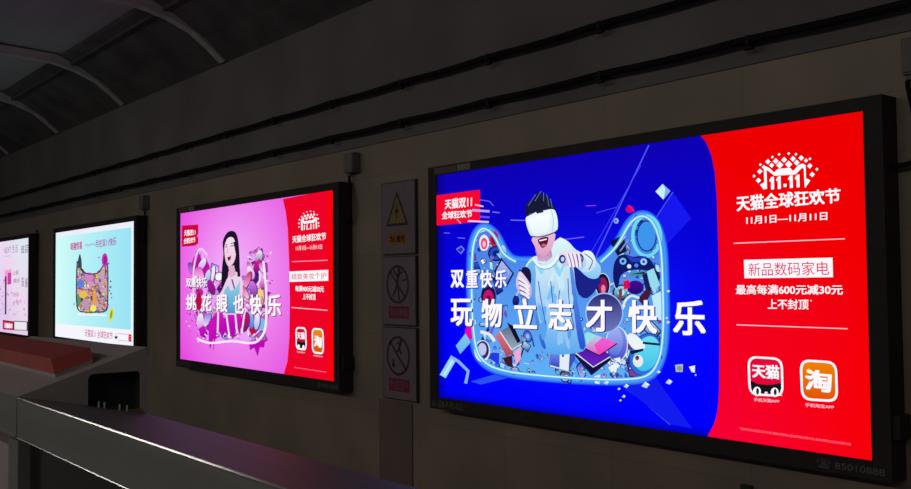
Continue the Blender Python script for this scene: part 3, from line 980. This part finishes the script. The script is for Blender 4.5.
a.stroke([(62, 352), (90, 362), (140, 358), (185, 362), (205, 350), (216, 320), (216, 240), (210, 180)], 5, (255, 235, 255), smooth=4)
a.stroke([(54, 260), (54, 200), (62, 160), (72, 152), (84, 165)], 4, (250, 200, 250), smooth=4)
a.layer('printed_woman')
a.crop(170, 195, 2.79)
a.poly([(150, 130), (162, 105), (178, 100), (190, 112), (196, 150), (198, 210), (192, 235), (176, 215), (166, 215), (164, 268), (152, 290), (146, 270), (148, 205), (152, 165)], (30, 18, 40), smooth=3)
a.poly([(138, 290), (150, 262), (168, 225), (192, 215), (206, 240), (205, 290), (196, 330), (150, 330)], (238, 215, 235), (235, 190, 235), smooth=3)
a.poly([(154, 268), (166, 250), (172, 268), (186, 262), (200, 236), (196, 300), (190, 330), (158, 330)], (150, 215, 230), (70, 150, 210))
a.poly([(166, 200), (182, 196), (188, 222), (172, 232)], (225, 175, 205))
a.poly([(156, 138), (164, 120), (178, 118), (186, 136), (187, 168), (180, 190), (168, 200), (159, 186), (155, 160)], (248, 222, 240), (240, 200, 225), smooth=3)
a.poly([(162, 172), (174, 166), (172, 180), (166, 184)], (120, 20, 60)); a.stroke([(163, 173), (173, 168)], 2, (255, 250, 255))
for q in ([(157, 146), (163, 143)], [(172, 143), (182, 140)], [(157, 140), (163, 137)], [(172, 136), (182, 133)]):
    a.stroke(q, 2, (60, 25, 60))
a.stroke([(165, 148), (162, 160), (167, 162)], 1.6, (200, 140, 175))
a.stroke([(184, 130), (192, 170), (196, 228)], 8, (30, 18, 40)); a.stroke([(176, 235), (184, 262)], 4, (70, 90, 170))
a.layer('printed_headline')
for ink, d in (((130, 20, 130), 2.2), (WHITE, 0)):
    for ch, xa, xb in (('挑', 46, 76), ('花', 90, 119), ('眼', 134, 164), ('也', 180, 210), ('快', 226, 260), ('乐', 276, 314)):
        a.text(ch, [(xa + d, 278 + d - (xa - 46) * 0.0), (xb + d, 278 + d), (xb + d, 320 + (xb - 46) * 0.072 + d), (xa + d, 320 + (xa - 46) * 0.072 + d)], ink, 0.03)
    a.layer('printed_subhead')
    a.text('双重快乐', [(46 + d, 230 + d), (106 + d, 230 + d), (106 + d, 257 + d), (46 + d, 256 + d)], ink, 0.03)
a.layer('sale_badge')
a.crop(175, 200, 6.11)
a.poly([(44, 152), (146, 146), (146, 206), (136, 216), (146, 226), (146, 262), (126, 276), (44, 282)], (205, 4, 62))
a.text('天猫双11', [(58, 180), (128, 174), (128, 212), (58, 216)], WHITE, 0.03)
a.text('全球狂欢节', [(56, 230), (128, 222), (128, 256), (56, 266)], WHITE, 0.03)
a.layer('festival_logo')
a.crop(280, 195, 6.12)
a.poly([(136, 222), (134, 160), (142, 150), (156, 166), (206, 160), (220, 142), (230, 146), (232, 212), (224, 212), (222, 162), (212, 176), (152, 182), (144, 170), (146, 222)], WHITE)
for x, y, s in ((140, 140, 8), (158, 134, 9), (176, 130, 10), (196, 128, 10), (214, 126, 9), (150, 150, 8), (168, 148, 11), (188, 144, 11), (206, 142, 9), (126, 156, 7), (122, 178, 7), (238, 152, 7), (240, 178, 7), (150, 118, 5), (170, 110, 5), (192, 106, 5), (212, 110, 5), (232, 128, 5), (122, 200, 6), (242, 196, 6)):
    a.poly([(x - s * 0.8, y), (x, y - s), (x + s * 0.8, y), (x, y + s)], WHITE)
a.text('11.11', [(152, 188), (214, 182), (214, 214), (152, 220)], WHITE, 0.05)
a.text('天猫全球狂欢节', [(82, 254), (286, 234), (286, 280), (82, 298)], WHITE, 0.03)
a.text('11月1日—11月11日', [(104, 316), (262, 308), (262, 336), (104, 344)], (255, 215, 220), 0.03)
a.layer('divider_line')
a.stroke([(80, 411), (296, 404)], 5, (255, 150, 180))
a.layer('category_label')
a.crop(280, 270, 4.25)
a.poly([(45, 8), (208, 2), (208, 48), (45, 52)], WHITE)
a.text('精致美妆个护', [(54, 17), (200, 12), (200, 40), (54, 44)], (215, 60, 100), 0.0)
a.layer('offer_text')
a.text('每满400元减50元', [(70, 68), (190, 70), (190, 96), (70, 92)], WHITE, 0.03)
a.text('上不封顶', [(101, 101), (155, 103), (155, 129), (101, 126)], WHITE, 0.03)
a.layer('divider_line')
a.stroke([(55, 160), (205, 172)], 4, (255, 190, 200))
a.layer('fine_print')
a.stroke([(66, 412), (200, 431)], 3, (255, 110, 130))
a.layer('red_app_icon')
a.poly(rrect([(71, 241), (117, 244), (119, 342), (73, 336)], 0.28), WHITE)
a.poly(rrect([(76, 248), (112, 251), (114, 334), (78, 328)], 0.26), (215, 4, 58))
a.poly([(77, 300), (96, 306), (113, 305), (113, 326), (104, 332), (84, 328), (78, 318)], (24, 18, 26))
a.ell(85, 323, 5, 8, WHITE); a.ell(105, 326, 5, 8, WHITE)
a.text('天猫', [(77, 262), (111, 265), (111, 295), (77, 291)], WHITE, 0.04)
a.text('手机天猫APP', [(77, 343), (112, 347), (112, 354), (77, 350)], (255, 190, 205), 0.02)
a.layer('orange_app_icon')
a.poly(rrect([(139, 245), (189, 249), (191, 358), (141, 352)], 0.28), WHITE)
a.poly(rrect([(144, 252), (184, 256), (186, 350), (146, 344)], 0.26), (236, 140, 20), (225, 80, 4))
a.text('淘', [(149, 276), (182, 280), (182, 330), (149, 324)], WHITE, 0.05)
a.text('手机淘宝APP', [(146, 358), (186, 363), (186, 370), (146, 365)], (255, 190, 205), 0.02)
a.build(p2, (0, -DEPTH - 0.0004, 0))

# ================= third poster: pale blue with a bag full of things
BX3 = (-13.687, -10.676, 0.879, 2.3175)
t3, p3, w, h = lightbox('lightbox with a pale blue poster of a colourful shopping bag', *BX3, serial=False, lock=False)
a = Art([(55.5, 233), (134, 221), (134.5, 346.5), (55.8, 336.7)], w, h)
a.layer('print_ground')
a.field(lambda u, v: (214 - 62 * u ** 0.8, 252 - 26 * u, 248 - 3 * u))
a.layer('bottom_band')
a.crop(50, 270, 6.11)
a.poly([(35, 330), (516, 366), (516, 467), (35, 408)], (246, 244, 252))
a.layer('top_band')
a.crop(50, 220, 8.16)
a.poly([(45, 106), (685, 8), (685, 58), (45, 142)], (236, 238, 250)); a.poly([(660, 12), (685, 8), (688, 1035), (663, 1030)], (228, 244, 250))
a.layer('header_text')
a.text('萌趣惊喜', [(165, 188), (262, 172), (262, 240), (165, 250)], (200, 80, 160), 0.03)
a.text('happiness', [(285, 192), (368, 180), (368, 214), (285, 224)], (140, 140, 190), 0.0)
a.text('尽在双11快乐', [(370, 166), (540, 138), (540, 206), (370, 228)], (170, 90, 170), 0.02)
a.layer('printed_bag')
a.crop(50, 270, 6.11)
bag = [(168, -50), (185, -30), (200, 5), (235, 25), (290, 20), (310, 0), (330, -30), (352, -40), (356, 100), (354, 215), (340, 252), (300, 258), (215, 258), (180, 248), (166, 200), (164, 80)]
bagp = [tuple(p)[:2] for p in smooth_path(bag, 3, True)]
a.poly(bagp, (205, 160, 180))
rng = random.Random(4)
ink3 = [(90, 130, 215), (235, 190, 80), (200, 110, 190), (60, 90, 70), (235, 150, 60), (180, 60, 110), (120, 70, 90), (240, 230, 120), (150, 170, 225), (225, 140, 200), (250, 240, 240), (70, 50, 60)]
a.confetti(rng, in_poly(bagp), (165, -40, 356, 258), 150, ink3, 8, 20, (80, 50, 70))
a.ell(190, 85, 24, 26, (95, 130, 215)); a.ell(205, 150, 26, 24, (235, 190, 80)); a.ell(178, 190, 14, 30, (90, 150, 110)); a.ell(240, 45, 28, 30, (210, 130, 200)); a.ell(268, 235, 18, 22, (235, 240, 90)); a.ell(275, 170, 12, 50, (235, 160, 70)); a.ell(225, 210, 22, 34, (190, 150, 180))
a.stroke(bag, 7, (50, 40, 55), True, 3)
a.stroke([(170, 272), (300, 276), (350, 278)], 12, (240, 242, 250))
a.poly([(170, -10), (172, -60), (180, -95), (186, -95), (194, -60), (196, -15)], (60, 70, 90))
a.ell(336, -60, 19, 42, (190, 60, 180)); a.ell(338, -60, 11, 28, (165, 30, 150)); a.stroke([(340, -20), (342, 40)], 6, (80, 50, 60))
for x, y, s in ((372, 105, 7), (376, 145, 6), (366, 125, 5), (358, 215, 6), (300, -75, 5), (360, -40, 5), (372, 70, 5), (150, 210, 5), (380, 170, 4)):
    a.ell(x, y, s, s * 1.1, rng.choice([(90, 60, 120), (80, 140, 120), (190, 60, 160)]), n=8)
a.ell(378, 272, 14, 46, (215, 225, 70), rot=0.15); a.ell(378, 272, 6, 26, (150, 150, 60), rot=0.15); a.stroke([(366, 300), (370, 330)], 4, (225, 220, 90))
a.layer('search_strip')
a.text('天猫双11 全球狂欢节', [(218, 360), (388, 380), (388, 424), (218, 408)], (195, 85, 150), 0.01)
a.poly([(398, 408), (404, 402), (409, 406), (414, 402), (419, 410), (408, 424)], (60, 20, 40))
a.text('上', [(400, 384), (416, 386), (416, 398), (400, 397)], (200, 90, 150), 0.0)
a.stroke([(420, 388), (500, 394)], 3, (215, 110, 140)); a.stroke([(420, 428), (486, 434)], 3, (215, 150, 170))
a.poly([(484, 392), (502, 394), (502, 438), (484, 434)], (210, 30, 70)); a.stroke([(489, 405), (497, 406)], 3, (250, 200, 210)); a.stroke([(489, 422), (497, 423)], 3, (250, 200, 210))
a.build(p3, (0, -DEPTH - 0.0004, 0))

# ================= fourth poster: lilac, cut by the picture edge
BX4 = (-18.05, -15.050, 0.835, 2.307)
t4, p4, w, h = lightbox('farthest lightbox with a lilac poster, cut off by the left picture edge', *BX4, serial=False, lock=False)


def to_image(x, y, z):
    v = Vector((x, y, z)) - EYE
    return (455.5 + 939.289 * v.dot(CR) / v.dot(CF), 244.5 - 939.289 * v.dot(CU) / v.dot(CF))


a = Art([to_image(BX4[0], -DEPTH, BX4[3]), (28.5, 237.8), (28.7, 336.8), to_image(BX4[0], -DEPTH, BX4[2])], w, h)
a.layer('print_ground')
a.field(lambda u, v: (232 - 4 * u + 6 * math.sin(7 * u + 5 * v), 204 + 20 * v + 7 * math.sin(9 * u), 234 + 8 * v))
a.layer('header_text')
a.crop(0, 230, 8.15)
a.text('NEXT 生活', [(30, 136), (142, 116), (142, 182), (30, 196)], (150, 130, 165), 0.0)
a.text('首店', [(168, 128), (228, 112), (228, 184), (168, 192)], (110, 90, 130), 0.0)
a.text('new arrival', [(36, 208), (84, 203), (84, 214), (36, 219)], (170, 150, 180), 0.0)
a.layer('product_bar')
a.poly([(36, 330), (92, 318), (92, 440), (36, 450)], (240, 160, 215)); a.poly([(62, 350), (90, 345), (90, 440), (62, 445)], (205, 60, 160))
a.poly([(40, 382), (52, 380), (52, 690), (40, 690)], (50, 25, 70)); a.ell(46, 384, 6, 10, (70, 40, 90))
rng = random.Random(9)
a.confetti(rng, lambda x, y: True, (0, 400, 36, 690), 30, [(225, 120, 195), (180, 90, 170), (240, 200, 230)], 5, 15)
a.confetti(rng, lambda x, y: True, (60, 500, 220, 720), 26, [(232, 170, 220), (214, 150, 214), (240, 214, 240)], 6, 20)
a.layer('vertical_text')
for x0, x1, s, y0, c in ((100, 152, '上新', 330, (120, 100, 130)), (108, 160, '美好', 395, (130, 110, 120)), (172, 196, '生', 385, (110, 70, 100)), (172, 196, '活', 425, (110, 70, 100)), (204, 226, '家', 395, (110, 70, 100)), (204, 226, '居', 432, (110, 70, 100)),
                         (104, 156, '清新', 510, (190, 130, 180)), (104, 156, '好物', 580, (200, 120, 190))):
    a.text(s, [(x0, y0), (x1, y0 - 4), (x1, y0 + 36), (x0, y0 + 38)], c, 0.0)
a.layer('price_box')
a.crop(0, 285, 8.88)
a.poly([(26, 312), (126, 328), (126, 408), (26, 398)], (150, 20, 70)); a.poly([(36, 328), (116, 340), (116, 398), (36, 390)], (215, 60, 110)); a.text('天猫超市', [(40, 338), (113, 348), (113, 392), (40, 386)], WHITE, 0.05)
a.poly([(126, 322), (250, 332), (250, 416), (126, 408)], (90, 40, 80)); a.poly([(130, 330), (240, 338), (240, 410), (130, 402)], (232, 232, 236))
a.build(p4, (0, -DEPTH - 0.0004, 0))

# ------------------------------------------------------------------ warning signs
SX0, SX1 = -5.829, -5.402


def sign(label, z0, z1):
    t = thing('warning_sign', label, 'sign', (SX0, -0.0, z0), 'white warning signs stacked on the wall')
    W, H = SX1 - SX0, z1 - z0
    link('mounting_rim', bx((0, -0.022, 0.004), (W, 0, H - 0.004)), M['sign_edge'], t, bevel=0.003)
    link('board', bx((0.010, -0.025, 0.012), (W - 0.006, -0.022, H - 0.012)), M['sign'], t)
    return t, W, H


def flat(name, polys, material, parent, y=-0.0262):
    bm = bmesh.new()
    for poly in polys:
        vs = [bm.verts.new((x, y, z)) for x, z in poly]
        for tri in tessellate_polygon([[Vector((x, z, 0)) for x, z in poly]]):
            try:
                bm.faces.new([vs[i] for i in tri])
            except ValueError:
                pass
    return link(name, bm, material, parent)


def circle_ring(cx, cz, r, wd, n=40):
    out = []
    for k in range(n):
        a0, a1 = 2 * math.pi * k / n, 2 * math.pi * (k + 1) / n
        out.append([(cx + r * math.cos(a0), cz + r * math.sin(a0)), (cx + r * math.cos(a1), cz + r * math.sin(a1)),
                    (cx + (r - wd) * math.cos(a1), cz + (r - wd) * math.sin(a1)), (cx + (r - wd) * math.cos(a0), cz + (r - wd) * math.sin(a0))])
    return out


def bar(x0, z0, x1, z1, wd):
    d = Vector((x1 - x0, z1 - z0)).normalized()
    n = Vector((-d.y, d.x)) * wd / 2
    return [(x0 + n.x, z0 + n.y), (x1 + n.x, z1 + n.y), (x1 - n.x, z1 - n.y), (x0 - n.x, z0 - n.y)]


def disc(cx, cz, r, n=16):
    return [(cx + r * math.cos(2 * math.pi * k / n), cz + r * math.sin(2 * math.pi * k / n)) for k in range(n)]


t, W, H = sign('topmost white warning sign, yellow lightning triangle over an orange label', 1.790, 2.336)
cx0 = 0.205
flat('triangle_border', [[(cx0 - 0.14, 0.215), (cx0 + 0.14, 0.215), (cx0, 0.475)]], M['s_black'], t)
flat('triangle', [[(cx0 - 0.108, 0.234), (cx0 + 0.108, 0.234), (cx0, 0.436)]], M['s_yellow'], t, -0.0268)
flat('lightning_bolt', [[(cx0 + 0.02, 0.385), (cx0 - 0.03, 0.312), (cx0 - 0.002, 0.312), (cx0 - 0.022, 0.246), (cx0 + 0.03, 0.332), (cx0 + 0.004, 0.332)]], M['s_black'], t, -0.0274)
lab = flat('caption_label', [[(0.085, 0.075), (0.325, 0.075), (0.325, 0.165), (0.085, 0.165)]], M['s_orange'], t)
flat_text('caption', '当心触电', 0.19, 0.055, M['s_black'], lab, (0.11, -0.0268, 0.092), 0.01)

t, W, H = sign('middle white warning sign, red ring with a crossed-out climbing person', 1.270, 1.786)
flat('prohibition_ring', circle_ring(cx0, 0.305, 0.142, 0.02) + [bar(cx0 - 0.095, 0.400, cx0 + 0.095, 0.210, 0.017)], M['s_ring'], t, -0.0270)
flat('climbing_figure', [disc(cx0 + 0.02, 0.405, 0.02), bar(cx0 + 0.01, 0.385, cx0 - 0.005, 0.29, 0.03), bar(cx0 - 0.005, 0.30, cx0 - 0.06, 0.215, 0.018), bar(cx0, 0.30, cx0 + 0.02, 0.19, 0.018),
                         bar(cx0 + 0.01, 0.37, cx0 + 0.07, 0.40, 0.014), bar(cx0, 0.36, cx0 - 0.05, 0.41, 0.014), bar(cx0 + 0.05, 0.33, cx0 + 0.11, 0.34, 0.012)], M['s_black'], t)
lab = flat('caption_label', [[(0.09, 0.055), (0.345, 0.055), (0.345, 0.145), (0.09, 0.145)]], M['s_red'], t)
flat_text('caption', '禁止跨越', 0.21, 0.052, M['sign'], lab, (0.112, -0.0268, 0.075), 0.0)

t, W, H = sign('lowest white warning sign, red ring barring a figure jumping onto the track', 0.728, 1.266)
flat('prohibition_ring', circle_ring(cx0, 0.325, 0.145, 0.02) + [bar(cx0 - 0.1, 0.425, cx0 + 0.1, 0.225, 0.018)], M['s_ring'], t, -0.0270)
flat('jumping_figure', [disc(cx0 + 0.035, 0.432, 0.017), bar(cx0 + 0.03, 0.418, cx0 + 0.012, 0.365, 0.024), bar(cx0 + 0.02, 0.37, cx0 + 0.045, 0.335, 0.014), bar(cx0 + 0.012, 0.37, cx0 - 0.02, 0.35, 0.014), bar(cx0 + 0.02, 0.41, cx0 - 0.015, 0.42, 0.012),
                        bar(cx0 - 0.06, 0.30, cx0 - 0.06, 0.25, 0.02), bar(cx0 - 0.078, 0.262, cx0 - 0.06, 0.24, 0.012), bar(cx0 - 0.042, 0.262, cx0 - 0.06, 0.24, 0.012)], M['s_black'], t)
lab = flat('caption_label', [[(0.085, 0.065), (0.345, 0.065), (0.345, 0.158), (0.085, 0.158)]], M['s_red'], t)
flat_text('caption', '禁止跳下站台', 0.225, 0.040, M['sign'], lab, (0.10, -0.0268, 0.103), 0.0)
flat_text('caption', '未经许可', 0.14, 0.020, M['sign'], lab, (0.14, -0.0268, 0.076), 0.0)

# small green marker on the wall below the big lightbox
t = thing('wall_marker', 'small green marker on the wall at the bottom edge, below the blue lightbox', 'marker', (-2.717, 0, 0.53))
link('base', bx((-0.03, -0.02, -0.045), (0.03, 0, 0.055)), M['green'], t, bevel=0.006)
link('reflector', bx((-0.012, -0.026, -0.03), (0.014, -0.02, 0.03)), mat('pale_green_reflector', (0.55, 0.75, 0.4), 0.3, noise=20), t, bevel=0.002)

# ------------------------------------------------------------------ platform gate (half height)
# profile numbers are heights and depths of the gate; Y0 is its platform-side face
Y0 = EYE.y + 0.60
ZT = EYE.z - 0.2665           # near top edge


def P(y, z):
    return (Y0 + y, ZT + z)


XS = -2.401                   # seam between the housing and the rail
g = thing('gate_housing', 'grey steel platform gate housing with a red lamp on its sloping hood, bottom left', 'platform gate', (0, 0, 0))
XE = -6.5
XH = -3.47                    # far end of the hood
hood = link('hood', prism([P(0, 0), P(0.3135, 0.1018), P(0.3135, -0.07), P(0.3095, -0.07), P(0.3095, 0.0955), P(0.012, -0.0015)], XH, XS - 0.004), M['steel_dull'], g, bevel=0.0012)
for v in hood.data.vertices:              # the hood sinks a little towards its far end
    v.co.z -= 0.014 * (XS - v.co.x) / (XS - XH) * max(0.0, (v.co.y - Y0) / 0.3135)
op = [P(0.297, -0.0645), P(0.297, 0.030)]
for k in range(1, 5):
    q = k / 4 * math.pi / 2
    op.append(P(0.285 + 0.012 * math.cos(q), 0.030 + 0.012 * math.sin(q)))
for k in range(0, 5):
    q = math.pi / 2 + k / 4 * math.pi / 2
    op.append(P(0.179 + 0.014 * math.cos(q), 0.028 + 0.014 * math.sin(q)))
op.append(P(0.165, -0.0355))
endp = [P(0.0, 0.0), P(0.3135, 0.1018), P(0.3135, -0.0685)] + op
link('end_plate', prism(endp, XS - 0.004, XS), M['steel_dull'], g)
link('end_plate', prism([P(0.004, 0.0), P(0.312, 0.084), P(0.312, -0.068)], XH, XH + 0.004), M['steel_dull'], g)
rec = bmesh.new()
box(rec, (XS - 0.075, P(0.16, 0)[0], P(0, -0.07)[1]), (XS - 0.07, P(0.305, 0)[0], P(0, 0.05)[1]))
box(rec, (XS - 0.075, P(0.16, 0)[0], P(0, 0.042)[1]), (XS - 0.005, P(0.305, 0)[0], P(0, 0.05)[1]))
box(rec, (XS - 0.075, P(0.158, 0)[0], P(0, -0.034)[1]), (XS - 0.005, P(0.163, 0)[0], P(0, 0.05)[1]))
box(rec, (XS - 0.075, P(0.300, 0)[0], P(0, -0.064)[1]), (XS - 0.005, P(0.305, 0)[0], P(0, 0.05)[1]))
link('recess_lining', rec, M['black'], g)
beam = [P(0, 0), P(0, -0.095), P(0.014, -0.095), P(0.014, -0.105), P(0.313, -0.105), P(0.313, -0.0688)]
link('fascia', prism(beam, XE, XS - 0.004), M['steel'], g, bevel=0.0025)
link('post', bx((-2.492, P(0.004, 0)[0], 0.0), (XS - 0.004, P(0.10, 0)[0], ZT - 0.105)), M['steel'], g, bevel=0.003)
link('side_panel', bx((XE, P(0.02, 0)[0], 0.0), (-2.497, P(0.06, 0)[0], ZT - 0.135)), M['steel_dull'], g, bevel=0.003)
link('rear_panel', bx((XE, P(0.27, 0)[0], 0.0), (XS - 0.004, P(0.31, 0)[0], ZT - 0.106)), M['steel_dull'], g)
link('lip_strip', bx((XE, P(-0.002, 0)[0], ZT - 0.098), (XS - 0.004, P(0.006, 0)[0], ZT - 0.092)), M['steel_edge'], g)
link('lamp_base', prism([P(0.104, 0.0330), P(0.196, 0.0625), P(0.196, 0.0725), P(0.104, 0.0440)], -3.45, -2.462), M['steel_dull'], g)
lamp = prism([P(0.1015, 0.0435), P(0.197, 0.0720), P(0.197, 0.1020), P(0.1015, 0.0800)], -3.45, -2.460)
for v in lamp.verts:                      # the end of the block leans back towards its top
    if v.co.x > -3.0:
        v.co.x -= (v.co.z - ZT - 0.0435 - (v.co.y - Y0 - 0.1015) * 0.27) * 0.85
lo = link('signal_lamp', lamp, M['lamp'], g, bevel=0.003)
lo['label'] = 'red signal lamp block'

r = thing('gate_rail', 'long grey steel platform gate rail with bright edge and dark glass below', 'platform gate', (0, 0, 0))
XQ = 1.6
link('top_beam', prism(beam, XS + 0.002, XQ), M['steel'], r, bevel=0.0025)
# added bright chamfers, angled to put the highlight along the top and lower edges
CH = [P(-0.0018, -0.0028), P(0.0004, 0.0000), P(0.003, -0.001), P(0.0, -0.006)]
link('highlight_chamfer', prism(CH, XS + 0.002, XQ), M['steel_edge'], r)
link('lip_strip', prism([P(-0.0013, -0.0962), P(0.0, -0.0947), P(0.004, -0.0942), P(0.004, -0.1005)], XS + 0.002, XQ), M['steel_edge'], r)
link('glass_panel', bx((XS + 0.004, P(0.03, 0)[0], 0.12), (XQ - 0.1, P(0.045, 0)[0], ZT - 0.105)), M['glass'], r)
link('kick_plate', bx((XS + 0.004, P(0.02, 0)[0], 0.0), (XQ, P(0.10, 0)[0], 0.12)), M['steel'], r, bevel=0.002)
link('post', bx((XQ - 0.1, P(0.01, 0)[0], 0.12), (XQ, P(0.10, 0)[0], ZT - 0.105)), M['steel'], r, bevel=0.003)
link('rear_panel', bx((XS + 0.004, P(0.27, 0)[0], 0.0), (XQ, P(0.31, 0)[0], ZT - 0.106)), M['steel_dull'], r)


# little upright strips and pins standing on the rail, at the mouth of the housing opening
def upright(name, y0, y1, h, material, label, dx=0.0):
    z0 = ZT - 0.2198 * y1
    o = link(name, bx((XS + 0.003 + dx, Y0 + y0, z0), (XS + 0.006 + dx, Y0 + y1, z0 + h)), material, r)
    o['label'] = label
    return o


upright('upright_strip', 0.205, 0.237, 0.009, M['strip_red'], 'dark red upright strip')
upright('upright_strip', 0.264, 0.296, 0.011, M['strip_orange'], 'orange upright strip')
for y in (0.187, 0.201, 0.239, 0.258):
    upright('upright_pin', y, y + 0.0032, 0.015, M['pin_white'], 'pale upright pin', 0.003)

bpy.data.objects.remove(_font_o)
